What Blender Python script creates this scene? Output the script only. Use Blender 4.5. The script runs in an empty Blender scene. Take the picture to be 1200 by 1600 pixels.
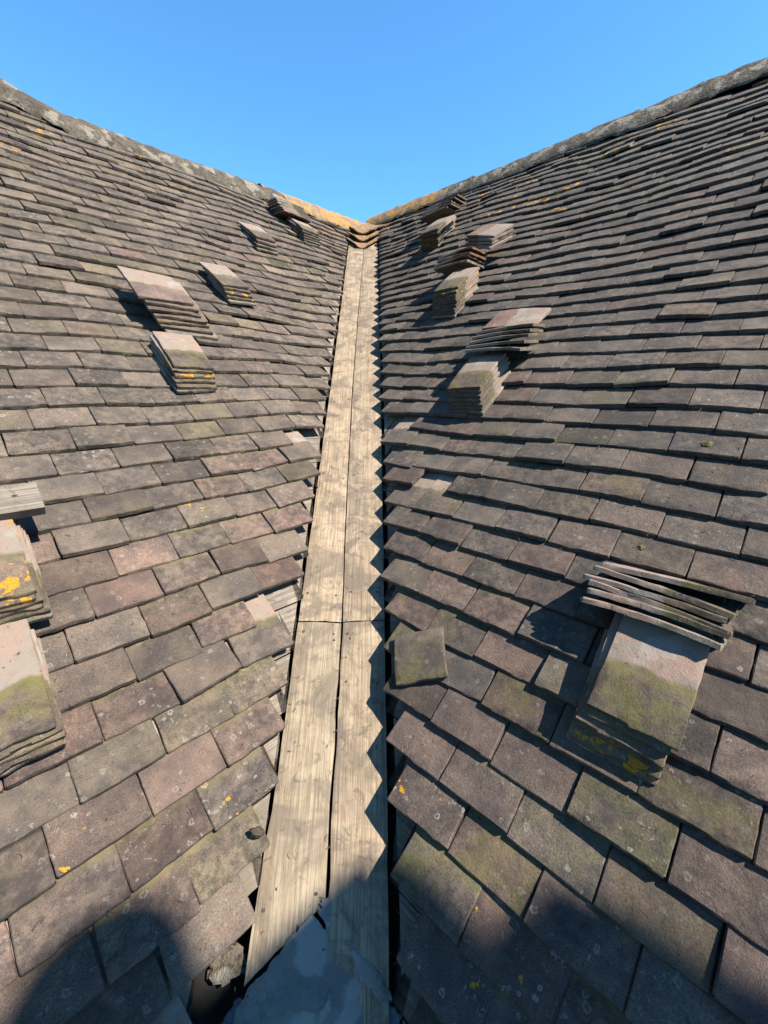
import bpy, math, random
import numpy as np
from mathutils import Vector, Matrix, noise

random.seed(7)
scene = bpy.context.scene
C = scene.collection

# ------------------------------------------------------------------ camera
cam_d = bpy.data.cameras.new("camera")
cam = bpy.data.objects.new("camera", cam_d)
C.objects.link(cam)
RX = Vector((0.9996321612447178, -0.02565732631153854, 0.00878884587170403))
RY = Vector((-0.0009460353709371176, 0.29087709137181006, 0.9567599608742793))
RZ = -Vector((0.02710437644164269, 0.9564163420402322, -0.2907458227663659))
cam.matrix_world = Matrix(((RX.x, RY.x, RZ.x, 0), (RX.y, RY.y, RZ.y, 0), (RX.z, RY.z, RZ.z, 0), (0, 0, 0, 1)))
cam_d.sensor_fit = 'VERTICAL'
cam_d.sensor_height = 24
cam_d.lens = 645 / 1600 * 24
cam_d.clip_start = 0.02
cam_d.clip_end = 3000
scene.camera = cam

# ------------------------------------------------------------------ light
SUN_AZ, SUN_EL = 119.6, 52.1           # azimuth clockwise from +Y
sun_to = Vector((math.sin(math.radians(SUN_AZ)) * math.cos(math.radians(SUN_EL)),
                 math.cos(math.radians(SUN_AZ)) * math.cos(math.radians(SUN_EL)), math.sin(math.radians(SUN_EL))))
w = bpy.data.worlds.new("World")
scene.world = w
w.use_nodes = True
nt = w.node_tree
sky = nt.nodes.new('ShaderNodeTexSky')
sky.sky_type = 'NISHITA'
sky.sun_disc = False
sky.sun_elevation = math.radians(SUN_EL)
sky.sun_rotation = math.radians(SUN_AZ)
sky.air_density = 1.0
sky.dust_density = 0.0
sky.ozone_density = 3.0
tint = nt.nodes.new('ShaderNodeMix'); tint.data_type = 'RGBA'; tint.blend_type = 'MULTIPLY'
tint.inputs[0].default_value = 1.0
tint.inputs[7].default_value = (.60, 1.10, 1.34, 1)
nt.links.new(sky.outputs[0], tint.inputs[6])
nt.links.new(tint.outputs[2], nt.nodes['Background'].inputs[0])
nt.nodes['Background'].inputs[1].default_value = 0.068
sl = bpy.data.lights.new("sun", 'SUN')
sl.energy = 5.0
sl.angle = math.radians(0.53)
sl.color = (1.0, 0.94, 0.84)
so = bpy.data.objects.new("sun", sl)
so.rotation_euler = (-sun_to).to_track_quat('-Z', 'Y').to_euler()
so.location = sun_to * 20
C.objects.link(so)
scene.view_settings.view_transform = 'Standard'
scene.view_settings.look = 'None'
scene.view_settings.exposure = 1.82
scene.view_settings.gamma = 1
scene.cycles.max_bounces = 5
scene.cycles.diffuse_bounces = 3

# ------------------------------------------------------------------ frames of the two slopes
PITCH = math.radians(40)
sa, ca, q = math.sin(PITCH), math.cos(PITCH), math.sqrt(.5)
N = {'L': Vector((sa * q, -sa * q, ca)), 'R': Vector((-sa * q, -sa * q, ca))}
U = {'L': Vector((-ca * q, ca * q, sa)), 'R': Vector((ca * q, ca * q, sa))}
A = {'L': Vector((q, q, 0)), 'R': Vector((-q, q, 0))}        # along the courses, towards the valley
P0 = Vector((-0.0708 * 1.5, 0, -1.5))
beta = math.atan(math.tan(PITCH) * q)
VD = Vector((0, math.cos(beta), math.sin(beta)))
KA, KU = VD.dot(A['L']), VD.dot(U['L'])
SLOPE = KA / KU                                              # valley: a = SLOPE * u
# direction in each plane, perpendicular to the valley, pointing away from it
OUT = {s: (VD.cross(N[s]) if (VD.cross(N[s])).dot(A[s]) < 0 else -VD.cross(N[s])).normalized() for s in 'LR'}

def und(side, a, v):
    """old roof: gentle waves and sags of the surface"""
    o = 0 if side == 'L' else 31
    h = .030 * noise.noise((a * .8 + o, v * .9, 1.3)) + .013 * noise.noise((a * 3 + o, v * 2.6, 7.3))
    return h

def PT(side, a, v, h=0.0):
    return P0 + A[side] * a + U[side] * v + N[side] * h

def tag(o, label=None, cat=None, group=None, kind=None):
    if label: o['label'] = label
    if cat: o['category'] = cat
    if group: o['group'] = group
    if kind: o['kind'] = kind
    return o

def empty(name, loc=(0, 0, 0)):
    o = bpy.data.objects.new(name, None)
    o.location = loc
    o.empty_display_size = .1
    C.objects.link(o)
    return o

# ------------------------------------------------------------------ materials
class NT:
    def __init__(self, name, rough=.9):
        self.m = bpy.data.materials.new(name)
        self.m.use_nodes = True
        self.t = self.m.node_tree
        self.b = self.t.nodes['Principled BSDF']
        self.b.inputs['Roughness'].default_value = rough
        self.b.inputs['Specular IOR Level'].default_value = .25
    def n(self, typ, **kw):
        nd = self.t.nodes.new(typ)
        for k, v in kw.items(): setattr(nd, k, v)
        return nd
    def l(self, a, b): self.t.links.new(a, b)
    def val(self, x, sock):
        if hasattr(x, 'is_linked') or hasattr(x, 'links'): self.l(x, sock)
        else: sock.default_value = x
    def math(self, op, a, b=0.0, c=None, clamp=False):
        nd = self.n('ShaderNodeMath', operation=op); nd.use_clamp = clamp
        self.val(a, nd.inputs[0]); self.val(b, nd.inputs[1])
        if c is not None: self.val(c, nd.inputs[2])
        return nd.outputs[0]
    def vmath(self, op, a, b):
        nd = self.n('ShaderNodeVectorMath', operation=op)
        self.val(a, nd.inputs[0]); self.val(b, nd.inputs[1])
        return nd.outputs[0]
    def attr(self, name):
        return self.n('ShaderNodeAttribute', attribute_name=name)
    def noise(self, vec, scale, detail=4, rough=.55, dist=0.0):
        nd = self.n('ShaderNodeTexNoise')
        self.l(vec, nd.inputs['Vector'])
        nd.inputs['Scale'].default_value = scale
        nd.inputs['Detail'].default_value = detail
        nd.inputs['Roughness'].default_value = rough
        nd.inputs['Distortion'].default_value = dist
        return nd.outputs['Fac']
    def voro(self, vec, scale, feature='F1', rnd=1.0):
        nd = self.n('ShaderNodeTexVoronoi', feature=feature)
        self.l(vec, nd.inputs['Vector'])
        nd.inputs['Scale'].default_value = scale
        nd.inputs['Randomness'].default_value = rnd
        return nd
    def ramp(self, x, lo, hi, a=0.0, b=1.0):
        nd = self.n('ShaderNodeMapRange', interpolation_type='SMOOTHSTEP')
        self.val(x, nd.inputs[0]); self.val(lo, nd.inputs[1]); self.val(hi, nd.inputs[2])
        nd.inputs[3].default_value = a; nd.inputs[4].default_value = b
        return nd.outputs[0]
    def mix(self, f, a, b, mode='MIX'):
        nd = self.n('ShaderNodeMix', data_type='RGBA', blend_type=mode)
        self.val(f, nd.inputs[0])
        for x, s in ((a, nd.inputs[6]), (b, nd.inputs[7])):
            if isinstance(x, tuple): s.default_value = (*x, 1)
            else: self.l(x, s)
        return nd.outputs[2]
    def sep(self, v):
        nd = self.n('ShaderNodeSeparateXYZ'); self.l(v, nd.inputs[0]); return nd.outputs
    def comb(self, x, y, z):
        nd = self.n('ShaderNodeCombineXYZ')
        for i, a in enumerate((x, y, z)): self.val(a, nd.inputs[i])
        return nd.outputs[0]
    def col(self, c, k=.50): self.l(self.mix(1.0, c, (k, k, k), 'MULTIPLY'), self.b.inputs['Base Color'])
    def bump(self, h, strength=.5, dist=.002, prev=None):
        nd = self.n('ShaderNodeBump')
        nd.inputs['Strength'].default_value = strength
        nd.inputs['Distance'].default_value = dist
        self.l(h, nd.inputs['Height'])
        if prev is not None: self.l(prev, nd.inputs['Normal'])
        self.l(nd.outputs[0], self.b.inputs['Normal'])
        return nd.outputs[0]

def scaled(c, f): return tuple(x * f for x in c)

def mat_tile():
    t = NT("weathered_clay_tile", .93)
    loc = t.attr('tloc').outputs['Vector']
    rnd = t.attr('trnd').outputs['Vector']
    col = t.attr('tcol').outputs['Color']
    wx = t.attr('twx').outputs['Vector']           # x lichen, y algae, z clean head
    r = t.sep(rnd); wv = t.sep(wx); lc = t.sep(loc)
    off = t.vmath('MULTIPLY', rnd, (31.0, 47.0, 53.0))
    p = t.vmath('ADD', loc, off)
    big = t.noise(p, 11, 3, .55)
    mid = t.noise(p, 42, 5, .62)
    fine = t.noise(p, 260, 4, .7)
    grit = t.noise(p, 700, 2, .6)
    # body: patches, mottling and grit
    c = t.mix(t.ramp(big, .3, .72), t.mix(1.0, col, (.68, .68, .70), 'MULTIPLY'), t.mix(1.0, col, (1.28, 1.20, 1.10), 'MULTIPLY'))
    c = t.mix(t.math('MULTIPLY', t.ramp(mid, .40, .62), t.ramp(r[2], 0, 1, .25, 1)), c, t.mix(1.0, c, (.55, .56, .60), 'MULTIPLY'))
    c = t.mix(t.math('MULTIPLY', t.ramp(fine, .44, .62), t.ramp(r[1], 0, 1, .25, .9)), c, t.mix(1.0, c, (1.6, 1.56, 1.5), 'MULTIPLY'))
    c = t.mix(t.ramp(grit, .50, .62, 0, .7), c, t.mix(1.0, c, (.30, .30, .30), 'MULTIPLY'))
    # faces rubbed back to red clay
    red = t.math('MULTIPLY', t.ramp(t.noise(p, 17, 4, .6, .8), .55, .72), t.ramp(r[1], .5, .95, 0.05, .5))
    c = t.mix(red, c, (.29, .175, .135))
    # algae
    alg = t.math('MULTIPLY', t.ramp(t.noise(p, 13, 4, .65, .5), .40, .62), wv[1])
    alg = t.math('MULTIPLY', alg, t.ramp(fine, .35, .6, .35, 1))
    c = t.mix(alg, c, (.20, .19, .055))
    # clean (never exposed) head of the tile
    edge = t.math('ADD', lc[1], t.math('MULTIPLY', t.math('SUBTRACT', t.noise(p, 22, 4), .5), .05))
    clean = t.math('MULTIPLY', t.ramp(edge, .108, .122), wv[2])
    cc = t.mix(t.ramp(t.noise(p, 16, 3, .5, .7), .35, .65), (.40, .29, .23), (.34, .30, .25))
    cc = t.mix(t.ramp(mid, .5, .66, 0, .6), cc, (.30, .25, .21))
    cc = t.mix(t.ramp(t.noise(p, 9, 2), .56, .64, 0, .6), cc, (.46, .42, .37))
    cc = t.mix(t.ramp(fine, .58, .7, 0, .5), cc, (.14, .12, .11))
    # green line where the tile above ended
    band = t.math('MULTIPLY', t.ramp(edge, .075, .112), t.math('SUBTRACT', 1.0, t.ramp(edge, .112, .118)))
    c = t.mix(t.math('MULTIPLY', t.math('MULTIPLY', band, wv[2]), t.ramp(r[2], .2, .8, .1, .55)), c, (.22, .21, .07))
    c = t.mix(clean, c, cc)
    dirt_shade = t.math('MULTIPLY', t.ramp(lc[1], .094, .104), t.math('LESS_THAN', wv[2], .05))
    c = t.mix(dirt_shade, c, (.035, .03, .026))  # joint dirt, also painted near black as the shade inside narrow gaps
    # crusty pale lichen: dots and rings
    v1 = t.voro(p, 42)
    sel = t.ramp(t.sep(v1.outputs['Color'])[0], .48, .50)
    d = t.math('ADD', v1.outputs['Distance'], t.math('MULTIPLY', t.math('SUBTRACT', t.noise(p, 120, 4, .7), .5), .75))
    rad = t.math('ADD', .10, t.math('MULTIPLY', t.sep(v1.outputs['Color'])[1], .22))
    spot = t.math('SUBTRACT', 1.0, t.ramp(t.math('DIVIDE', d, rad), .8, 1.05))
    ring = t.math('MULTIPLY', spot, t.ramp(t.math('DIVIDE', d, rad), .35, .75, .15, 1))
    area = t.ramp(t.noise(p, 9, 2), .32, .52)
    lam = t.math('MULTIPLY', t.math('MULTIPLY', t.math('MULTIPLY', ring, sel), area), wv[0])
    c = t.mix(t.math('MULTIPLY', lam, .8), c, (.46, .46, .42))
    s2 = t.math('MULTIPLY', t.ramp(t.noise(p, 100, 4, .75, .7), .60, .65), t.ramp(t.noise(p, 12, 2), .38, .56))
    s2 = t.math('MULTIPLY', t.math('MULTIPLY', s2, wv[0]), .7)
    c = t.mix(s2, c, (.42, .42, .38))
    # black specks
    s3 = t.math('MULTIPLY', t.ramp(t.noise(p, 70, 5, .75, .8), .60, .66), t.ramp(t.noise(p, 8, 2), .36, .58, 0, .85))
    c = t.mix(s3, c, (.03, .028, .026))
    # orange lichen rosettes
    on = t.noise(p, 24, 5, .6, .3)
    thr = t.ramp(r[0], .93, 1.0, .80, .56)
    thr2 = t.math('SUBTRACT', thr, t.math('MULTIPLY', t.math('MAXIMUM', t.math('SUBTRACT', wv[0], 1.0), 0.0), .5))
    org = t.ramp(t.math('SUBTRACT', on, thr2), 0.0, .02)
    oc = t.mix(t.ramp(fine, .35, .65), (.50, .20, .015), (.72, .42, .04))
    c = t.mix(org, c, oc)
    c = t.mix(1.0, c, (1.03, .965, .925), 'MULTIPLY')
    t.col(c, .385)
    b1 = t.bump(mid, .7, .005)
    b2 = t.bump(fine, .9, .002, b1)
    hh = t.math('ADD', t.math('ADD', t.math('MULTIPLY', lam, .5), org), t.math('MULTIPLY', grit, .6))
    t.bump(hh, .6, .0011, b2)
    return t.m

def mat_wood(name, a, b, dark, fig=1.0, yellow=0.0):
    """tloc: x across the board, y along it"""
    t = NT(name, .88)
    loc = t.attr('tloc').outputs['Vector']
    s = t.sep(loc)
    p1 = t.comb(t.math('MULTIPLY', s[0], 9.0), t.math('MULTIPLY', s[1], .9), s[2])
    warp = t.noise(p1, 1.2, 3)
    xw = t.math('ADD', s[0], t.math('MULTIPLY', warp, .035))
    pg = t.comb(t.math('MULTIPLY', xw, 150.0), t.math('MULTIPLY', s[1], 3.2), s[2])
    g1 = t.noise(pg, 1.0, 5, .6)
    pg2 = t.comb(t.math('MULTIPLY', xw, 420.0), t.math('MULTIPLY', s[1], 9.0), s[2])
    g2 = t.noise(pg2, 1.0, 3, .6)
    stain = t.noise(loc, 7.0, 4, .6, 1.2)
    blot = t.noise(loc, 28.0, 5, .65, .8)
    # curly figure across the grain (saw marks and water swirls)
    pf = t.comb(t.math('MULTIPLY', s[0], 8.0), t.math('MULTIPLY', s[1], 26.0), s[2])
    cur = t.noise(pf, 1.0, 3, .55, 1.6)
    c = t.mix(t.ramp(g1, .38, .62), a, scaled(b, .85))
    c = t.mix(t.ramp(cur, .50, .66, 0, .55 * fig), c, scaled(a, .62))
    c = t.mix(t.ramp(stain, .45, .62, 0, .8), c, (.25, .195, .145))
    c = t.mix(t.ramp(stain, .32, .45, .6, 0), c, (.62, .50, .34))
    c = t.mix(t.ramp(blot, .54, .68, 0, .65), c, (.13, .105, .08))
    c = t.mix(t.ramp(g2, .50, .66, 0, .6), c, scaled(b, .42))
    # drying cracks
    crk = t.ramp(g1, .665, .72, 0, 1)
    crk = t.math('MULTIPLY', crk, t.ramp(t.noise(p1, 3.0, 2), .42, .55))
    c = t.mix(t.math('MULTIPLY', crk, .85), c, dark)
    v = t.voro(t.vmath('MULTIPLY', loc, (1.0, .55, 1.0)), 17)
    kn = t.math('MULTIPLY', t.math('SUBTRACT', 1.0, t.ramp(v.outputs['Distance'], .03, .075)), t.ramp(t.sep(v.outputs['Color'])[0], .66, .68))
    c = t.mix(t.math('MULTIPLY', kn, .9), c, (.05, .035, .02))
    t.col(c, .36)
    b1 = t.bump(g1, .6, .004)
    b2 = t.bump(g2, .5, .0015, b1)
    t.bump(t.math('MULTIPLY', t.math('ADD', crk, kn), -1.0), .8, .003, b2)
    return t.m

def mat_noise(name, c1, c2, c3, scale=20, bump=.6, bd=.004, rough=.92, c4=None):
    t = NT(name, rough)
    co = t.n('ShaderNodeTexCoord').outputs['Object']
    n1 = t.noise(co, scale, 5, .62, .4)
    n2 = t.noise(co, scale * 5.3, 5, .65)
    n3 = t.noise(co, scale * (.62 if scale > 6 else 2.6), 5, .55)
    c = t.mix(t.ramp(n1, .35, .65), c1, c2)
    c = t.mix(t.ramp(n2, .48, .68, 0, .8), c, c3)
    if c4: c = t.mix(t.ramp(n3, .52, .60), c, c4)
    t.col(c)
    b = t.bump(n1, bump, bd)
    t.bump(n2, bump, bd * .4, b)
    return t.m

def mat_brick():
    t = NT("red_brick", .9)
    co = t.n('ShaderNodeTexCoord').outputs['Object']
    s = t.sep(co)
    v = t.comb(t.math('ADD', s[0], s[1]), s[2], 0.0)
    br = t.n('ShaderNodeTexBrick')
    t.l(v, br.inputs['Vector'])
    br.inputs['Color1'].default_value = (.33, .13, .08, 1)
    br.inputs['Color2'].default_value = (.22, .09, .06, 1)
    br.inputs['Mortar'].default_value = (.38, .35, .3, 1)
    br.inputs['Scale'].default_value = 1
    br.inputs['Brick Width'].default_value = .225
    br.inputs['Row Height'].default_value = .075
    br.inputs['Mortar Size'].default_value = .006
    n = t.noise(co, 30, 5)
    t.col(t.mix(t.ramp(n, .45, .7, 0, .6), br.outputs['Color'], (.12, .09, .07)))
    t.bump(br.outputs['Fac'], -.6, .006)
    return t.m

M_TILE = mat_tile()
M_BOARD = mat_wood("weathered_board", (.60, .45, .30), (.48, .35, .225), (.04, .03, .022), 1.3)
M_BOARD2 = mat_wood("split_pine_board", (.54, .425, .29), (.42, .315, .20), (.025, .016, .01), .4)
M_DECK = mat_wood("sarking_wood", (.40, .34, .275), (.29, .24, .19), (.04, .03, .02), .3)
M_VOID = mat_noise("dark_underlay", (.012, .011, .010), (.02, .018, .015), (.008, .008, .007), 12)
M_MORTAR = mat_noise("ridge_mortar", (.19, .155, .11), (.09, .075, .055), (.03, .025, .02), 15, 1.0, .03, .95, (.30, .26, .21))
M_RIDGE = mat_noise("ridge_tile_clay", (.15, .12, .085), (.06, .05, .038), (.22, .19, .15), 11, .9, .014, .93, (.10, .08, .055))
M_ORIDGE = mat_noise("orange_lichen_clay", (.62, .27, .04), (.24, .19, .13), (.12, .09, .065), 16, .9, .012, .95, (.22, .17, .12))
M_SLATE = mat_noise("dull_lead_sheet", (.17, .15, .13), (.25, .22, .19), (.11, .10, .085), 6, .9, .010, .6, (.30, .27, .235))
M_MOSS = mat_noise("dry_moss", (.14, .13, .04), (.08, .07, .03), (.20, .17, .07), 120, .9, .004)
M_TWIG = mat_noise("dry_twig", (.16, .09, .05), (.10, .06, .035), (.25, .16, .10), 90, .5, .002)
M_NAIL = mat_noise('rusty_nail', (.10, .05, .03), (.05, .03, .025), (.15, .08, .04), 200, .3, .001, .7)
M_DEBRIS = mat_noise("gutter_litter", (.06, .045, .035), (.10, .08, .06), (.03, .025, .02), 80, .8, .004)
M_BRICK = mat_brick()
M_POT = mat_noise("blocker_pot_clay", (.36, .19, .11), (.28, .14, .09), (.12, .09, .07), 12, .4, .003)
M_GROUND = mat_noise("grass_ground", (.05, .075, .02), (.08, .09, .03), (.035, .05, .015), 1.2, .4, .05)
M_LEADM = mat_noise("dull_lead", (.20, .21, .23), (.14, .15, .165), (.30, .31, .32), 20, .5, .003, .55, (.38, .38, .36))

# ------------------------------------------------------------------ mesh builder
class MB:
    def __init__(self):
        self.v, self.f, self.loc, self.rnd, self.col, self.wx = [], [], [], [], [], []
    def add(self, verts, faces, loc, rnd=(0, 0, 0), col=(.2, .2, .2), wx=(0, 0, 0)):
        k = len(self.v)
        self.v += verts; self.loc += loc
        n = len(verts)
        self.rnd += [rnd] * n; self.col += [(*col, 1)] * n; self.wx += [wx] * n
        self.f += [tuple(i + k for i in f) for f in faces]
    def build(self, name, mat, parent=None, origin=None, smooth=True):
        o0 = Vector(origin) if origin is not None else Vector((0, 0, 0))
        me = bpy.data.meshes.new(name)
        me.from_pydata([tuple(Vector(v) - o0) for v in self.v], [], self.f)
        n = len(self.v)
        for nm, typ, data, key in (('tloc', 'FLOAT_VECTOR', self.loc, 'vector'), ('trnd', 'FLOAT_VECTOR', self.rnd, 'vector'),
                                   ('twx', 'FLOAT_VECTOR', self.wx, 'vector'), ('tcol', 'FLOAT_COLOR', self.col, 'color')):
            at = me.attributes.new(nm, typ, 'POINT')
            at.data.foreach_set(key, np.array([tuple(x) for x in data], dtype=np.float32).ravel())
        me.materials.append(mat)
        if smooth:
            me.polygons.foreach_set('use_smooth', [True] * len(me.polygons))
            me.set_sharp_from_angle(angle=math.radians(38))
        me.update()
        o = bpy.data.objects.new(name, me)
        C.objects.link(o)
        if parent is not None: o.parent = parent
        if origin is not None:
            o.location = o0 - (parent.location if parent is not None else Vector((0, 0, 0)))
        elif parent is not None:
            o.location = -parent.location
        return o

def tile_local(wd, ln, th, nx, ny, rg, cam_l=.004, cam_x=.0015, rough=1.0, under=False):
    """one handmade plain tile: x across, y from the tail (0) to the head, top at z = 0"""
    s = rg.random() * 100
    xs = [-.5 + i / nx for i in range(nx + 1)]
    ys = [j / ny for j in range(ny + 1)]
    if nx >= 5:
        e = .0022 / wd; xs = [-.5, -.5 + e] + [-.5 + i / (nx - 2) for i in range(1, nx - 2)] + [.5 - e, .5]
        e = .0022 / ln; ys = [0, e] + [j / (ny - 2) for j in range(1, ny - 2)] + [1 - e, 1]
    chip = [rg.uniform(.001, .0045) for _ in range(4)]
    if rg.random() < .22: chip[rg.randrange(2)] = rg.uniform(.008, .018)
    tw = rg.uniform(-.0025, .0025)
    top, loc = [], []
    bot = []
    for j, y in enumerate(ys):
        for i, x in enumerate(xs):
            X, Y = x * wd, y * ln
            ex = .0016 * rough * noise.noise((s, Y * 38, 3)) + .0008 * rough * noise.noise((s, Y * 160, 9))
            ey = .0028 * rough * noise.noise((X * 34, s, 5)) + .0016 * rough * noise.noise((X * 150, s, 2))
            if i in (0, nx): X += ex
            if j in (0, ny): Y += ey
            Z = -cam_l * (2 * y - 1) ** 2 + cam_l - cam_x * (2 * x) ** 2 * 1.0 + tw * x * (y - .5) * 4
            Z += .0009 * rough * noise.noise((X * 22 + s, Y * 22, s))
            ci = (0 if i == 0 else 1 if i == nx else None)
            if ci is not None and j in (0, ny):
                c = chip[ci + (0 if j == 0 else 2)]
                X += c * (1 if i == 0 else -1); Y += c * (1 if j == 0 else -1) * .8
            zt = Z
            if nx >= 5:
                if i in (0, nx) or j in (0, ny): zt -= .0022
            elif i in (0, nx) or j == 0: zt -= .001
            top.append((X, Y, zt)); loc.append((X, Y, 0.0))
            bot.append((X, Y, Z - th * (1 + .12 * noise.noise((X * 40, Y * 40, s)))))
    W = nx + 1
    faces = []
    for j in range(ny):
        for i in range(nx):
            faces.append((j * W + i, j * W + i + 1, (j + 1) * W + i + 1, (j + 1) * W + i))
    ring = [i for i in range(W)] + [j * W + nx for j in range(1, ny + 1)] + [ny * W + i for i in range(nx - 1, -1, -1)] + [j * W for j in range(ny - 1, 0, -1)]
    k = len(top)
    verts = list(top); locs = list(loc)
    if under:
        verts += bot; locs += [(x, y, -th) for x, y, _ in bot]
        for j in range(ny):
            for i in range(nx):
                a = k + j * W + i
                faces.append((a, a + W, a + W + 1, a + 1))
        for n_ in range(len(ring)):
            a, b = ring[n_], ring[(n_ + 1) % len(ring)]
            faces.append((b, a, a + k, b + k))
    else:
        verts += [bot[i] for i in ring]; locs += [(bot[i][0], bot[i][1], -th) for i in ring]
        R_ = len(ring)
        for n_ in range(R_):
            a, b = ring[n_], ring[(n_ + 1) % R_]
            faces.append((b, a, k + n_, k + (n_ + 1) % R_))
    return verts, faces, locs

def place(verts, org, ex, ey, ez):
    return [tuple(org + ex * x + ey * y + ez * z) for x, y, z in verts]

# projection into the photograph, only used to know which tiles show largest
def pix(P):
    x, y, d = P.dot(RX), P.dot(RY), -P.dot(RZ)
    if d <= .05: return None
    return 600 + 645 * x / d, 800 - 645 * y / d, d

# ------------------------------------------------------------------ laid tiles
TH = .0155
GAUGE = {'L': .0972, 'R': .0998}
V0 = {'L': .8595, 'R': .837}
TW = {'L': .1655, 'R': .1685}
MARG = {'L': .181, 'R': .199}
LEN = .262
RIDGE = {'L': ([-3, .76, 1.03, 1.41, 1.87, 2.48, 3.2, 4.2], [4.98, 4.93, 4.75, 4.76, 4.78, 4.86, 4.85, 4.93]),
         'R': ([-4, .47, .78, 1.13, 1.63, 2.1, 2.8, 4.2], [5.30, 5.24, 5.20, 5.12, 5.14, 5.06, 5.05, 4.97])}
def ridge_v(s, a): return float(np.interp(a, *RIDGE[s]))

# end tiles that have slipped away (slope, approximate a, v)
GONE = [('L', .204, .568, .07), ('L', 1.30, 1.87, .10), ('L', .72, 1.26, .08), ('R', .80, 1.76, .10), ('L', 2.16, 2.95, .09), ('L', 2.55, 3.45, .09), ('R', 1.2, 2.02, .08)]

def tile_colour(side, a, v, rg):
    f = noise.noise((a * .9 + (0 if side == 'L' else 9), v * .9, 4.2))
    if side == 'L':
        grey, purple, olive = (.188, .164, .140), (.228, .165, .142), (.205, .178, .125)
        t_ol = min(1, max(0, (v - 1.9) / 2.0)) * .7 + .30 * f
        t_pu = min(1, max(0, (2.0 - v) / 1.0)) * .75 + .12
    else:
        grey, purple, olive = (.150, .134, .118), (.182, .134, .118), (.158, .142, .110)
        t_ol = .15 + .35 * f
        t_pu = min(1, max(0, (2.4 - v) / 1.4)) * .6 + .15
    x = rg.random()
    if x < t_pu * .8: base, k = purple, rg.uniform(.2, .85)
    elif x < t_pu * .8 + max(0, t_ol) * .7: base, k = olive, rg.uniform(.2, .8)
    else: base, k = grey, 0
    c = [g + (b - g) * k for g, b in zip(grey, base)]
    m = rg.gauss(1, .11)
    m = min(1.3, max(.7, m))
    if rg.random() < .14: m *= .72
    if side == 'R': m *= 1 - .10 * min(1, max(0, (v - 2.2) / 2))
    return tuple(min(.5, x_ * m) for x_ in c)

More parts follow.
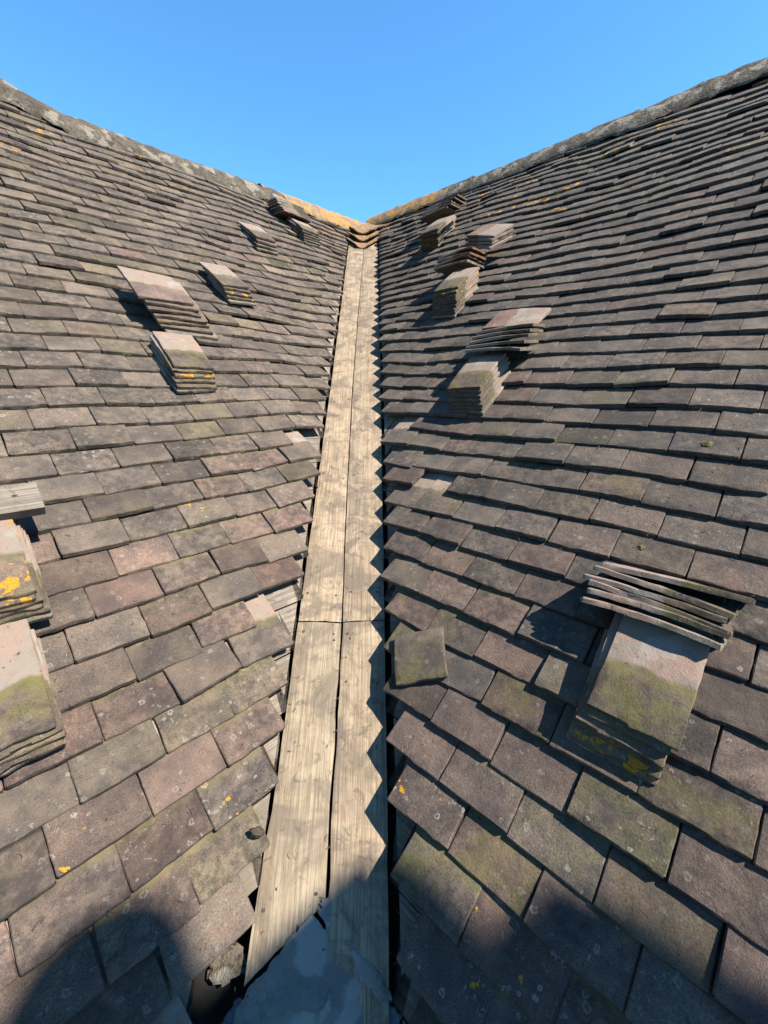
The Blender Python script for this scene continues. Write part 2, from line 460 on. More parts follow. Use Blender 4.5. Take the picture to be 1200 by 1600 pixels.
def on_plane(side, px, py, h=.01):
    r_ = RX * (px - 600) + RY * (800 - py) - RZ * 645
    X_ = r_ * ((P0.dot(N[side]) + h) / r_.dot(N[side])) - P0
    return X_.dot(A[side]), X_.dot(U[side])
SPOTS = [(sd, *on_plane(sd, x_, y_)) for sd, x_, y_ in (('L', 415, 1225), ('L', 205, 1262), ('L', 300, 820), ('R', 672, 1172), ('R', 690, 1245), ('R', 710, 1515), ('R', 835, 1545), ('R', 1050, 1315), ('L', 175, 232))]
def lay(side, parent):
    rg = random.Random(11 if side == 'L' else 23)
    items = []
    k0 = -9
    nmax = int((5.4 - V0[side]) / GAUGE[side]) + 1
    tanT = math.tan(TH / GAUGE[side] * 1.0)
    ex = A[side] if side == 'L' else -A[side]
    for k in range(k0, nmax):
        v = V0[side] + k * GAUGE[side]
        edge = SLOPE * v - MARG[side] + rg.uniform(-.024, .006) - (.010 if side == 'R' and v < 1.3 else 0) 
        wob = rg.uniform(-.002, .002)
        a_r = edge
        j = 0
        while a_r > -1.35 - .2 * (k < 8):
            wd = TW[side] * rg.uniform(.985, 1.005)
            gap = rg.uniform(.0005, .003)
            if rg.random() < .05: gap += rg.uniform(.001, .004)
            ac = a_r - wd / 2
            near = j
            a_r -= wd + gap
            j += 1
            if v > ridge_v(side, ac) - .10: continue
            if any(s == side and abs(ac - a_) < w_ and abs(v - v_) < .06 for s, a_, v_, w_ in GONE): continue
            items.append((ac, v + wob + rg.uniform(-.0025, .0025) + (rg.uniform(-.010, .003) if near < 3 and rg.random() < .4 else 0), wd, near))
    # how large the exposed part shows
    scored = []
    for it in items:
        ac, v, wd, near = it
        pts = [pix(PT(side, ac + sx * wd / 2, v + sy * GAUGE[side])) for sx, sy in ((-1, 0), (1, 0), (1, 1), (-1, 1))]
        sc = 0
        if all(pts):
            ins = [(0 <= p[0] <= 1200 and 0 <= p[1] <= 1600) for p in pts]
            if any(ins):
                ar = 0
                cp = [(min(1200, max(0, p[0])), min(1600, max(0, p[1]))) for p in pts]
                for i in range(4):
                    x0, y0 = cp[i]; x1, y1 = cp[(i + 1) % 4]
                    ar += x0 * y1 - x1 * y0
                sc = abs(ar) / 2
        scored.append(sc)
    order = sorted(range(len(items)), key=lambda i: -scored[i])
    big = set(order[:100])
    rest = MB()
    for i, (ac, v, wd, near) in enumerate(items):
        sc = scored[i]
        if sc > 900: nx, ny = 12, 14
        elif sc > 250: nx, ny = 7, 7
        elif sc > 0: nx, ny = 4, 4
        else: nx, ny = 3, 3
        verts, faces, locs = tile_local(wd, LEN, TH, nx, ny, rg, cam_l=rg.uniform(.001, .0045), cam_x=rg.uniform(-.0008, .0015))
        h = und(side, ac, v)
        dh = (und(side, ac + .08, v) - und(side, ac - .08, v)) / .16
        dv = (und(side, ac, v + .13) - und(side, ac, v - .13)) / .26
        lift = rg.uniform(0, .004) + (rg.uniform(.002, .009) if rg.random() < .3 else 0)
        if near < 5 and rg.random() < .5: lift += rg.uniform(0, .010)
        roll = rg.uniform(-.012, .012) + (rg.uniform(-.03, .03) if near < 3 else 0)
        yaw = rg.gauss(0, .007) + (rg.gauss(0, .035) if near < 2 else 0)
        th = TH / GAUGE[side] + lift / .2
        n_, u_, x_ = N[side], U[side], ex
        ey = (u_ + n_ * (dv - th) + x_ * yaw).normalized()
        exx = (x_ + n_ * ((dh if side == 'L' else -dh) + roll)).normalized()
        ez = exx.cross(ey).normalized()
        exx = ey.cross(ez).normalized()
        org = PT(side, ac, v, .008 + h + lift)
        col = tile_colour(side, ac, v, rg)
        top = min(1, max(0, (v - 3.6) / 1.0))
        lich = rg.uniform(.15, .8) + top * .5
        if side == 'R': lich = rg.uniform(.1, .65) + top * .6
        alg = 0
        if side == 'R' and v < 1.15 and rg.random() < .35: alg = rg.uniform(.3, .7)
        elif rg.random() < .15: alg = rg.uniform(.1, .35)
        if side == 'L' and v < 2: alg *= .4
        if near < 9 and v > 4.25: lich = .9; NR = True       # orange lichen by the ridge junction
        lich = min(lich, .95) if lich <= .99 or near >= 9 else lich
        r3 = (rg.random() * (.93 if v < 3.6 else 1), rg.random(), rg.random())
        for s_, x_, y_ in SPOTS:
            if s_ == side and abs(ac - x_) < wd / 2 and 0 < y_ - v < GAUGE[side]: r3 = (.968, r3[1], r3[2]); lich = .9
        if v > 4.1 and rg.random() < .12: r3 = (rg.uniform(.97, 1), r3[1], r3[2])
        dest = MB() if i in big else rest
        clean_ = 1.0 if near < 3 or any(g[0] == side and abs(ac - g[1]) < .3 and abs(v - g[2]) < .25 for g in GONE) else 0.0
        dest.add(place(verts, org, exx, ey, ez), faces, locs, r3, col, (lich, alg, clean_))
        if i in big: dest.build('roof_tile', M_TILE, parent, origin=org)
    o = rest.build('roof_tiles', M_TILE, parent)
    tag(o, kind='stuff')
    return items

def strip(side, a0, a1, v0, v1, h, th, mat, name, parent, seed=0, along='A', cut=None):
    """plank lying along the courses"""
    mb = MB()
    L_ = a1 - a0
    n = max(2, int(L_ / .08))
    verts, loc = [], []
    for i in range(n + 1):
        for (vv, hh) in ((v0, h), (v1, h), (v1, h - th), (v0, h - th)):
            a = a0 + L_ * i / n
            if i == n and cut: a = min(a, SLOPE * vv - cut)
            verts.append(tuple(PT(side, a, vv + .002 * noise.noise((a * 5, vv * 9, seed)), hh)))
            loc.append((vv, a, seed * 1.7))
    faces = []
    for i in range(n):
        for c in range(4):
            d = (c + 1) % 4
            faces.append((i * 4 + c, i * 4 + d, i * 4 + 4 + d, i * 4 + 4 + c))
    faces += [(3, 2, 1, 0), (n * 4, n * 4 + 1, n * 4 + 2, n * 4 + 3)]
    mb.add(verts, faces, loc)
    return mb

ROOFS = {}
for side, lab in (('L', 'left tiled roof slope, brown and reddish plain clay tiles in full sun'),
                  ('R', 'right tiled roof slope, darker grey clay tiles with deep shadows under each course')):
    root = empty('tiled_roof', PT(side, 0, 0))
    tag(root, lab, 'roof', 'two tiled roof slopes meeting in a valley', 'thing')
    ROOFS[side] = root
    lay(side, root)
    # sarking boards under the tiles, seen beside the valley boards
    v = -.6
    kk = 0
    deck = MB()
    rg = random.Random(5)
    while v < 4.9:
        wv_ = .145
        m_ = MARG[side] + .006 if side == 'L' else MARG[side] + .004
        if side == 'L' and .40 < v < .60: m_ += .13
        a1 = SLOPE * (v + wv_) - m_
        mb = strip(side, max(-1.6, a1 - 2.0), a1, v, v + wv_ - .004, -.046 - rg.uniform(0, .003), .014, M_DECK, '', root, seed=kk, cut=m_)
        deck.add(mb.v, mb.f, mb.loc)
        v += wv_; kk += 1
    d = deck.build('sarking_board', M_DECK, root)
    # dark underlay below everything
    mb = MB()
    vs = []
    for (a, vv) in ((-5.5, -.9), (SLOPE * -.9 + .25, -.9), (SLOPE * 5.3 + .25, 5.3 if side == 'L' else 5.3), (-5.5, 5.3)):
        vs.append(tuple(PT(side, a, min(vv, 4.8), -.13)))
    mb.add(vs, [(0, 1, 2, 3)], [(0, 0, 0)] * 4)
    mb.build('underlay', M_VOID, root)

# ------------------------------------------------------------------ ridges
def ridge(side):
    root = ROOFS[side]
    rg = random.Random(3 if side == 'L' else 4)
    hor = Vector((U[side].x, U[side].y, 0)).normalized()
    # mortar bedding: rough band from the top course up to the cap
    mb = MB(); n = 150
    a_hi = SLOPE * 4.9 + .02
    a_lo = -3.2
    verts, loc = [], []
    prof = [(-.085, .006), (-.07, .022), (-.01, .04), (0.04, .055), (.10, .05)]
    for i in range(n + 1):
        a = a_lo + (a_hi - a_lo) * i / n
        rv = ridge_v(side, a)
        for j, (dv, h) in enumerate(prof):
            nz = noise.noise((a * 9, j * 3.1, 2)) * .022 + noise.noise((a * 31, j * 5.1, 8)) * .012
            verts.append(tuple(PT(side, a, rv + dv + (nz if j < 3 else 0), h + nz * .7)))
            loc.append((a, dv, 0))
    W = len(prof)
    faces = [(i * W + j, (i + 1) * W + j, (i + 1) * W + j + 1, i * W + j + 1) for i in range(n) for j in range(W - 1)]
    if side == 'R': faces = [tuple(reversed(f)) for f in faces]
    near_ = [f for f in faces if f[0] // W > n - 24]
    for nm_, mt_, fs_ in (('mortar_bedding', M_MORTAR, [f for f in faces if f not in set(near_)]), ('mortar_bedding', M_ORIDGE, near_)):
        used = sorted({i_ for f in fs_ for i_ in f}); mp = {v_: k_ for k_, v_ in enumerate(used)}
        mb = MB(); mb.add([verts[i_] for i_ in used], [tuple(mp[i_] for i_ in f) for f in fs_], [loc[i_] for i_ in used])
        o_ = mb.build(nm_, mt_, root)
        if mt_ is M_ORIDGE: o_['label'] = 'orange lichened mortar by the ridge junction'
    # half round ridge tiles
    a = a_hi + .02
    first = True
    cnt = 0
    while a > a_lo:
        ln = .33 * rg.uniform(.9, 1.08)
        mb = MB()
        verts = []
        dz = rg.uniform(-.014, .012)
        R_ = .078 if side == 'L' else .088
        na = 6; nr = 12
        for i in range(na + 1):
            aa = a - ln * i / na
            rv = ridge_v(side, aa) + .055
            base = PT(side, aa, rv, 0.0) + hor * (.06)
            rr = R_ * (1.10 if i == na else 1)
            for layer in (0, 1):
                for j in range(nr + 1):
                    ph = math.pi * (-.06 + 1.12 * j / nr)
                    r2 = rr - layer * .016
                    nz = 1 + .09 * noise.noise((aa * 14, j * .8, layer + 5)) + .04 * noise.noise((aa * 45, j * 2.2, layer + 5))
                    p = base - hor * (math.cos(ph) * r2 * nz) + Vector((0, 0, math.sin(ph) * r2 * nz * .80 + dz + .012))
                    verts.append(tuple(p))
        W = 2 * (nr + 1)
        faces = []
        for i in range(na):
            for j in range(nr):
                faces.append((i * W + j, i * W + j + 1, (i + 1) * W + j + 1, (i + 1) * W + j))
                b = nr + 1
                faces.append((i * W + b + j, (i + 1) * W + b + j, (i + 1) * W + b + j + 1, i * W + b + j + 1))
        for i in (0, na):
            for j in range(nr):
                b = nr + 1
                faces.append((i * W + j, i * W + b + j, i * W + b + j + 1, i * W + j + 1))
        mb.add(verts, faces, [(0, 0, 0)] * len(verts))
        mb.build('ridge_tile', M_ORIDGE if (side == 'L' and cnt < 5) or cnt < 2 else M_RIDGE, root)
        cnt += 1
        a -= ln + .012
    # far side of the roof
    mb = MB()
    vs = []
    back = hor * 4 + Vector((0, 0, -4 * math.tan(PITCH)))
    for a_, off in ((a_lo - 2, 0), (a_hi + .3, 0), (a_hi + .3 + 4, 1), (a_lo - 2, 1)):
        p = PT(side, min(a_, a_hi + .3), 4.86, 0) + hor * .1
        vs.append(tuple(p + back * off))
    mb.add(vs, [(0, 1, 2, 3)], [(0, 0, 0)] * 4, (0, 0, 0), (.15, .14, .12), (.3, 0, 0))
    mb.build('far_slope', M_RIDGE, root)
for s in 'LR': ridge(s)

# ------------------------------------------------------------------ valley boards
NVAL = Vector((0, -math.sin(beta), math.cos(beta)))
TIP = math.radians(4.5)                                     # the two boards lie almost flat, tipped slightly to the seam
def board(side, w0, w1, l0, l1, mat, label, depth=-.034, end0=None, seed=0, wn=.002, th=.024, bow=0.0, splits=0):
    """plank up the valley: w measured away from the seam, l along the valley"""
    nl = max(8, int((l1 - l0) / .035)); nw = 8
    verts, loc = [], []
    sx = -1 if side == 'L' else 1
    def pt(w, l, h):
        return P0 + VD * l + Vector((sx * w, 0, 0)) * math.cos(TIP) + NVAL * (h + w * math.sin(TIP))
    for lay_ in (0, 1):
        for i in range(nl + 1):
            for j in range(nw + 1):
                f = i / nl; g = j / nw
                l = l0 + (l1 - l0) * f
                if end0: l = l0 + (end0(g)) * (1 - f) + (l1 - l0) * f
                if i == 0: l += .004 * noise.noise((g * 9, seed, 1))
                w_ = w0(l) + (w1(l) - w0(l)) * g
                if j in (0, nw): w_ += wn * noise.noise((l * 6, j + seed, 1)) + wn * .5 * noise.noise((l * 31, j + seed, 4))
                h = depth + bow * (f - .5) ** 2 * 4 - .0025 * (2 * g - 1) ** 2 + .002 * noise.noise((l * 1.4, g, seed))
                if lay_ == 0 and (j in (0, nw) or i in (0, nl)): h -= .0015
                if lay_: h -= th
                verts.append(tuple(pt(w_, l, h)))
                loc.append((w_ + seed * .37, l, seed * 2.3 + lay_ * .02))
    W = nw + 1; K = (nl + 1) * W
    faces = []
    for i in range(nl):
        for j in range(nw):
            f = (i * W + j, i * W + j + 1, (i + 1) * W + j + 1, (i + 1) * W + j)
            faces.append(f); faces.append(tuple(K + x for x in reversed(f)))
    for i in range(nl):
        for j in (0, nw):
            f = (i * W + j, (i + 1) * W + j, K + (i + 1) * W + j, K + i * W + j)
            faces.append(f if j == nw else tuple(reversed(f)))
    for j in range(nw):
        for i in (0, nl):
            f = (i * W + j, i * W + j + 1, K + i * W + j + 1, K + i * W + j)
            faces.append(f if i == nl else tuple(reversed(f)))
    if side == 'L': faces = [tuple(reversed(f)) for f in faces]
    mb = MB()
    mb.add(verts, faces, loc)
    org = pt(.07, l0, 0)
    o = mb.build('valley_board', mat, None, origin=org)
    rn = random.Random(seed)
    for l in ([l1 - .03] + [l0 + .10 + k * .62 for k in range(int((min(l1, 3.2) - l0) / .62) + 1)]):
        for g in (.16, .84):
            ll = l + rn.uniform(-.02, .02)
            if ll > l1 - .01: continue
            c0 = pt(w0(ll) + (w1(ll) - w0(ll)) * (g + rn.uniform(-.04, .04)), ll, depth + .0005)
            nm = MB(); nv = [tuple(c0 + Vector((math.cos(k * math.pi / 4) * .0036, 0, 0)) + VD * (math.sin(k * math.pi / 4) * .0036) + NVAL * z_) for z_ in (-.01, .0008) for k in range(8)]
            nm.add(nv, [(k, (k + 1) % 8, 8 + (k + 1) % 8, 8 + k) for k in range(8)] + [tuple(range(8, 16))], [(0, 0, 0)] * 16)
            nm.build('nail', M_NAIL, o, origin=c0)
    tag(o, label, 'timber board', 'timber boards lining the valley')
    return o
c_ = lambda x: (lambda l: x)
SPL = 1.43
def seam(l): return float(np.interp(l, (.5, 1.4, 1.9, 2.9, 3.8, 5.3, 5.7), (.0, .003, -.006, -.012, -.006, .012, .012)))
board('L', lambda l: .002 - seam(l), lambda l: float(np.interp(l, (1.4, 2, 3, 4, 5.4), (.143, .140, .136, .137, .141))), SPL + .004, 5.66, M_BOARD, 'upper left valley board, long grey weathered timber beside the left roof slope', depth=.010, seed=1)
board('R', lambda l: .003 + seam(l), lambda l: float(np.interp(l, (1.4, 2, 3, 5.4), (.146, .148, .153, .152))), SPL + .003, 5.66, M_BOARD, 'upper right valley board, grey timber under the zigzag shadow of the tiles', depth=.014, seed=2)
board('L', lambda l: .003 - seam(l) + .004 * (noise.noise((l * 9, 3, 1))), lambda l: float(np.interp(l, (.6, .76, 1.0, 1.4), (.155, .153, .142, .143))), .655, SPL - .003, M_BOARD2,
      'lower left valley board, yellowish cracked pine ending in a slanted cut', end0=lambda g: .09 * (1 - g) - .03 * g, seed=3, depth=.014, wn=.003)
board('R', lambda l: .004 + seam(l) + .006 * max(0, noise.noise((l * 7, 8, 1))), lambda l: float(np.interp(l, (.5, .75, 1.0, 1.4), (.142, .141, .144, .146))), .50, SPL - .003, M_BOARD,
      'lower right valley board, stained grey timber running under the slates', seed=4, depth=.018, wn=.003)

# ------------------------------------------------------------------ loose tiles
ORD = ['bottom', 'second', 'third', 'fourth', 'fifth', 'sixth', 'seventh', 'eighth', 'ninth', 'tenth', 'eleventh']

def axes(side, phi, tilt, roll=0.0):
    """x axis of the tile turned by phi in the slope's plane, y axis upslope, dipping into the roof by tilt"""
    ex = A[side] if side == 'L' else -A[side]
    n_, u_ = N[side], U[side]
    x = ex * math.cos(phi) + u_ * math.sin(phi)
    y = u_ * math.cos(phi) - ex * math.sin(phi)
    y2 = y * math.cos(tilt) - n_ * math.sin(tilt)
    z = n_ * math.cos(tilt) + y * math.sin(tilt)
    x2 = x * math.cos(roll) + z * math.sin(roll)
    return x2, y2, z * math.cos(roll) - x * math.sin(roll)

def loose(side, a, v, h, phi=0.0, tilt=0.1, roll=0.0, wd=.166, ln=.262, th=.0125, cross=False, flip=False,
          col=(.2, .165, .14), wx=(.5, .2, 1.0), r3=None, rg=None, label='', group=None, rough=1.7):
    """(a, v, h): middle of the edge that points down the slope. cross: the long side lies along the courses"""
    x, y, z = axes(side, phi, tilt, roll)
    F = PT(side, a, v, h)
    if cross:
        sg = -1 if flip else 1
        tx, ty = y * sg, -x * sg                # tile's own axes
        org = F + y * (wd / 2) - ty * (ln / 2)
    else:
        tx, ty, org = x, y, F
    verts, faces, locs = tile_local(wd, ln, th, 12, 14, rg, cam_l=rg.uniform(.003, .007), cam_x=rg.uniform(0, .002), rough=rough, under=True)
    mb = MB()
    mb.add(place(verts, org, tx, ty, z), faces, locs, r3 or (rg.random() * .93, rg.random(), rg.random()), col, wx)
    o = mb.build('loose_roof_tile', M_TILE, None, origin=org)
    tag(o, label, 'roof tile', group, 'thing')
    return o

def pile(side, bot, top, n, where, toplook, group, phi=0.0, tilt=.10, dtilt=0.0, cross=False, flip=False, wd=.166, ln=.262,
         seed=0, jit=.006, rotj=.045, col=(.185, .155, .13), wx=(.5, .35, 1.0), topr=None, top_wx=None, dphi=0.0, topcol=None, roll=0.0, rough=1.7):
    """n tiles whose front edges run from bot to top, both (a, v, h)"""
    rg = random.Random(100 + seed)
    for i in range(n):
        f = i / max(1, n - 1)
        a, v, h = (bot[k] + (top[k] - bot[k]) * f for k in range(3))
        last = i == n - 1
        lab = '%s, top tile of the %s' % (toplook, where) if last else '%s tile of the %s' % (ORD[i] + ('' if i == 0 else ' from bottom'), where)
        k_ = rg.uniform(.82, 1.15)
        c = tuple(x * k_ for x in col)
        if i == 0: c = (.29, .27, .245)
        loose(side, a + rg.uniform(-jit, jit), v + rg.uniform(-jit, jit), h, phi + dphi * i + rg.uniform(-rotj, rotj), tilt + dtilt * i + rg.uniform(-.012, .012),
              roll + rg.uniform(-.02, .02), wd * rg.uniform(.97, 1.01), ln * rg.uniform(.97, 1.02), cross=cross, flip=flip, col=(topcol or c) if last else c,
              wx=(top_wx or wx) if last else (wx[0] * rg.uniform(.5, 1.3), wx[1], wx[2]), r3=topr if last else ((.99 if (seed, i) in ORANGE else rg.random() * .95), rg.random(), rg.random()),
              rg=rg, label=lab, group='tiles of the ' + group, rough=rough)

ORANGE = {(18, 1), (18, 2), (18, 3), (3, 1), (3, 2), (8, 4), (8, 5), (13, 5), (13, 7), (1, 3)}
# --- left slope
pile('L', (.842, 2.262, .026), (.842, 2.337, .092), 6, 'pile under the pink-topped one', 'Pinkish grey tile', 'pile under the pink-topped one', tilt=.11, seed=1, topr=(.95, .5, .7), top_wx=(.2, .5, 1))
pile('L', (.968, 2.640, .034), (.885, 2.745, .125), 7, 'wide pink-topped pile on the left slope', 'Wide pink and white tile', 'wide pink-topped pile', tilt=.09, dtilt=.0, wd=.235, ln=.255, seed=2, phi=-.06, dphi=.012, topr=(.96, .9, .3), top_wx=(.2, .1, 1), col=(.20, .155, .14))
pile('L', (1.394, 2.995, .026), (1.368, 3.060, .082), 5, 'lone pile halfway up left slope', 'Whitish tile with orange lichen corner', 'lone pile halfway up left slope', tilt=.13, phi=.03, seed=3, topr=(.97, .4, .4), top_wx=(.3, .2, 1))
pile('L', (1.93, 3.725, .028), (1.93, 3.79, .078), 4, 'lone pile near the left ridge', 'Pale bleached tile', 'lone pile near the left ridge', tilt=.13, phi=.0, seed=4)
pile('L', (2.535, 4.065, .028), (2.52, 4.125, .100), 6, 'lower pile by orange ridge', 'Pale grey tile', 'lower pile by orange ridge', tilt=.12, phi=-.03, seed=5)
pile('L', (2.500, 4.335, .120), (2.47, 4.44, .150), 6, 'crosswise pile by orange ridge', 'Brown tile in shade', 'crosswise pile by orange ridge', tilt=.62, cross=True, phi=-.10, seed=6, ln=.27)
pile('L', (.038, 1.168, .028), (.030, 1.200, .082), 5, 'big pile, left edge', 'Large pink tile with green algae', 'big pile, left edge', tilt=.07, phi=-.03, seed=7, topr=(.4, .6, .9), top_wx=(.2, .8, 1), rough=1.5)
pile('L', (.080, 1.452, .062), (.062, 1.500, .125), 6, 'yellow-spotted pile, left edge', 'Pink tile with yellow lichen', 'yellow-spotted pile, left edge', tilt=.10, phi=-.02, seed=8, topr=(.99, .7, .5), top_wx=(.3, .3, 1), wx=(.5, .3, 1))
# --- right slope
pile('R', (2.225, 3.925, .028), (2.140, 3.885, .150), 9, 'lower pile nearest the right ridge', 'Grey tile in half shade', 'lower pile nearest the right ridge', tilt=.10, seed=11, rotj=.05, jit=.006)
pile('R', (2.30, 4.215, .165), (2.27, 4.345, .190), 5, 'crosswise pile nearest the right ridge', 'Dark tile', 'crosswise pile nearest the right ridge', tilt=.62, cross=True, phi=.16, seed=12, col=(.19, .14, .13))
pile('R', (1.488, 2.912, .028), (1.482, 2.995, .140), 9, 'tall pile under the red tiles', 'Grey tile with green tail', 'tall pile under the red tiles', tilt=.10, seed=13, rotj=.05, jit=.006, top_wx=(.2, .8, 1))
pile('R', (1.60, 3.270, .150), (1.60, 3.350, .180), 4, 'dark red crosswise pile', 'Dark red tile', 'dark red crosswise pile', tilt=.75, cross=True, phi=-.10, roll=.10, seed=14, col=(.22, .10, .08))
pile('R', (1.55, 3.520, .110), (1.535, 3.560, .155), 4, 'pink pile turned above the red tiles', 'Pale pink tile', 'pink pile turned above the red tiles', tilt=.14, cross=True, phi=-.42, seed=15, col=(.27, .16, .13), flip=True, topcol=(.3, .2, .17))
pile('R', (.915, 2.147, .028), (.935, 2.205, .108), 7, 'lower pile, middle right slope', 'Shaded grey tile with green tail', 'lower pile, middle right slope', tilt=.09, seed=16, top_wx=(.2, .8, 1))
pile('R', (.91, 2.430, .130), (.90, 2.540, .150), 5, 'flat crosswise pile, middle right slope', 'Thin-edged tile', 'flat crosswise pile, middle right slope', tilt=.60, cross=True, phi=.02, seed=17, dphi=.03, ln=.268)
rgx = random.Random(900)
loose('R', .92, 2.60, .115, phi=-.08, tilt=.12, cross=True, wd=.166, ln=.26, rg=rgx, label='pink tile lying flat behind the crosswise pile, middle of right slope', group=None, col=(.3, .2, .17), wx=(.2, .1, 1), r3=(.4, .8, .3), flip=True)
pile('R', (.050, 1.152, .030), (.025, 1.232, .104), 7, 'nearest pile, right slope', 'Big tile green with algae and half shaded', 'nearest pile, right slope', tilt=.07, phi=.02, seed=18, topr=(.5, .55, .8), top_wx=(.1, .7, 1), wx=(.5, .5, 1))
pile('R', (.060, 1.445, .128), (.044, 1.555, .138), 6, 'nearest crosswise pile standing on edge', 'Rearmost tile with white edge', 'nearest crosswise pile standing on edge', tilt=1.05, cross=True, phi=-.02, seed=19, ln=.27, rotj=.06, jit=.011, col=(.17, .14, .115), rough=3.0)
loose('R', .488, 1.108, .046, phi=.66, tilt=.06, wd=.150, ln=.145, rg=rgx, label='slipped greenish tile lying askew beside the right valley board', col=(.17, .15, .12), wx=(.3, .7, .2), r3=(.3, .2, .5))

# weathered timber offcut at the left edge of the picture
mb = strip('L', -.45, .213, 1.715, 1.80, .130, .030, M_BOARD2, '', None, seed=6)
o = mb.build('timber_offcut', M_DECK, None, origin=PT('L', 0, 1.75, .13))
tag(o, 'greenish weathered timber offcut lying across at the left edge', 'timber offcut')

# terracotta valley tile at the very top of the boards
rgx = random.Random(31)
def valley_piece(l, w, ln, h, col, lab):
    x = Vector((1, 0, 0)); y = VD; z = x.cross(y).normalized()
    verts, faces, locs = tile_local(w, ln, .013, 12, 8, rgx, cam_l=.002, cam_x=-.035, under=True)
    # narrow the tail to a blunt point
    verts = [(vx * (.35 + .65 * min(1, max(0, vy / ln) * 1.6 + .0)), vy, vz) for vx, vy, vz in verts]
    org = P0 + VD * l + z * h
    mb = MB(); mb.add(place(verts, org, x, y, z), faces, locs, (.998, .9, .4), col, (.95, .1, .3))
    o = mb.build('valley_tile', M_TILE, None, origin=org)
    tag(o, lab, 'valley tile', None, 'thing')
valley_piece(5.50, .36, .35, .020, (.36, .22, .15), 'lowest terracotta valley tile, pointing down at the head of the boards')
valley_piece(5.66, .42, .35, .045, (.30, .21, .14), 'orange lichened valley tile second above the boards')
valley_piece(5.82, .48, .40, .070, (.30, .21, .14), 'orange lichened valley tile just under the ridge junction')

# ------------------------------------------------------------------ slates at the foot of the valley
def slab(side_n, pts, th, mat, name, label, cat, bulge=.004, res=18, crump=.012):
    """flat irregular piece: outline as world points, triangulated fan of rings"""
    c = sum(pts, Vector()) / len(pts)
    n_ = side_n
    out = []
    m = len(pts)
    for i in range(m):
        p, r = pts[i], pts[(i + 1) % m]
        for k in range(res):
            f = k / res
            x = p.lerp(r, f)
            d = (r - p).normalized().cross(n_)
            out.append(x + d * (.011 * noise.noise((i * 7 + f * 4, 3, 1)) * min(1, 6 * f, 6 * (1 - f)) + .0035 * noise.noise((i * 7 + f * 12, 3, 1)) + .002 * noise.noise((i * 7 + f * 30, 9, 1))))
    rings = 16
    verts, loc = [], []
    for lay_ in (0, 1):
        for r_ in range(rings + 1):
            f = 1 - r_ / rings * .96
            for x in out:
                p = c.lerp(x, f)
                z = bulge * (1 - f) + .003 * noise.noise(p * 9) + crump * (noise.noise(p * 7) + .5 * abs(noise.noise(p * 17)))
                verts.append(tuple(p + n_ * (z - lay_ * th - (.0012 if (r_ == 0 and not lay_) else 0)))); loc.append((0, 0, 0))
    K = len(out); S_ = (rings + 1) * K
    faces = []
    for r_ in range(rings):
        for i in range(K):
            j = (i + 1) % K
            faces.append((r_ * K + i, r_ * K + j, (r_ + 1) * K + j, (r_ + 1) * K + i))
            faces.append((S_ + r_ * K + j, S_ + r_ * K + i, S_ + (r_ + 1) * K + i, S_ + (r_ + 1) * K + j))
    faces.append(tuple(rings * K + i for i in range(K)))
    faces.append(tuple(S_ + rings * K + i for i in reversed(range(K))))
    for i in range(K):
        j = (i + 1) % K
        faces.append((j, i, S_ + i, S_ + j))
    mb = MB(); mb.add(verts, faces, loc)
    o = mb.build(name, mat, None, origin=c)
    if label: tag(o, label, cat)
    return o

def vpt(px, py, h):
    """point of a plane tipped like the valley (normal straight across it), h above the seam"""
    nn = VD.cross(Vector((-1, 0, 0))).normalized()
    if nn.z < 0: nn = -nn
    r = RX * (px - 600) + RY * (800 - py) - RZ * 645
    t = ((P0.dot(nn)) + h) / r.dot(nn)
    return r * t, nn
def poly(pxs, h): return [vpt(x, y, h)[0] for x, y in pxs]
NV = vpt(600, 800, 0)[1]
slab(NV, poly([(487, 1428), (577, 1533), (560, 1640), (470, 1700), (330, 1640), (400, 1530)], .020), .008, M_SLATE, 'roofing_slate', 'large blue-grey slate with dirty white stains at the foot of the valley', 'slate', bulge=.006)
slab(NV, poly([(578, 1535), (628, 1585), (600, 1680), (545, 1660)], .004), .008, M_LEADM, 'roofing_slate', 'small pale mottled slate beside the large one', 'slate')
slab(NV, poly([(505, 1402), (520, 1412), (588, 1510), (612, 1562), (596, 1566), (560, 1520), (496, 1425)], .022), .004, M_SLATE, 'slate_sliver', 'dark narrow slate sliver along the cut right valley board', 'slate')
slab(NV, poly([(352, 1640), (385, 1590), (372, 1560), (342, 1600), (330, 1650)], .000), .012, M_LEADM, 'lead_flashing', 'crumpled pale lead flashing at the lower left of the slates', 'flashing')

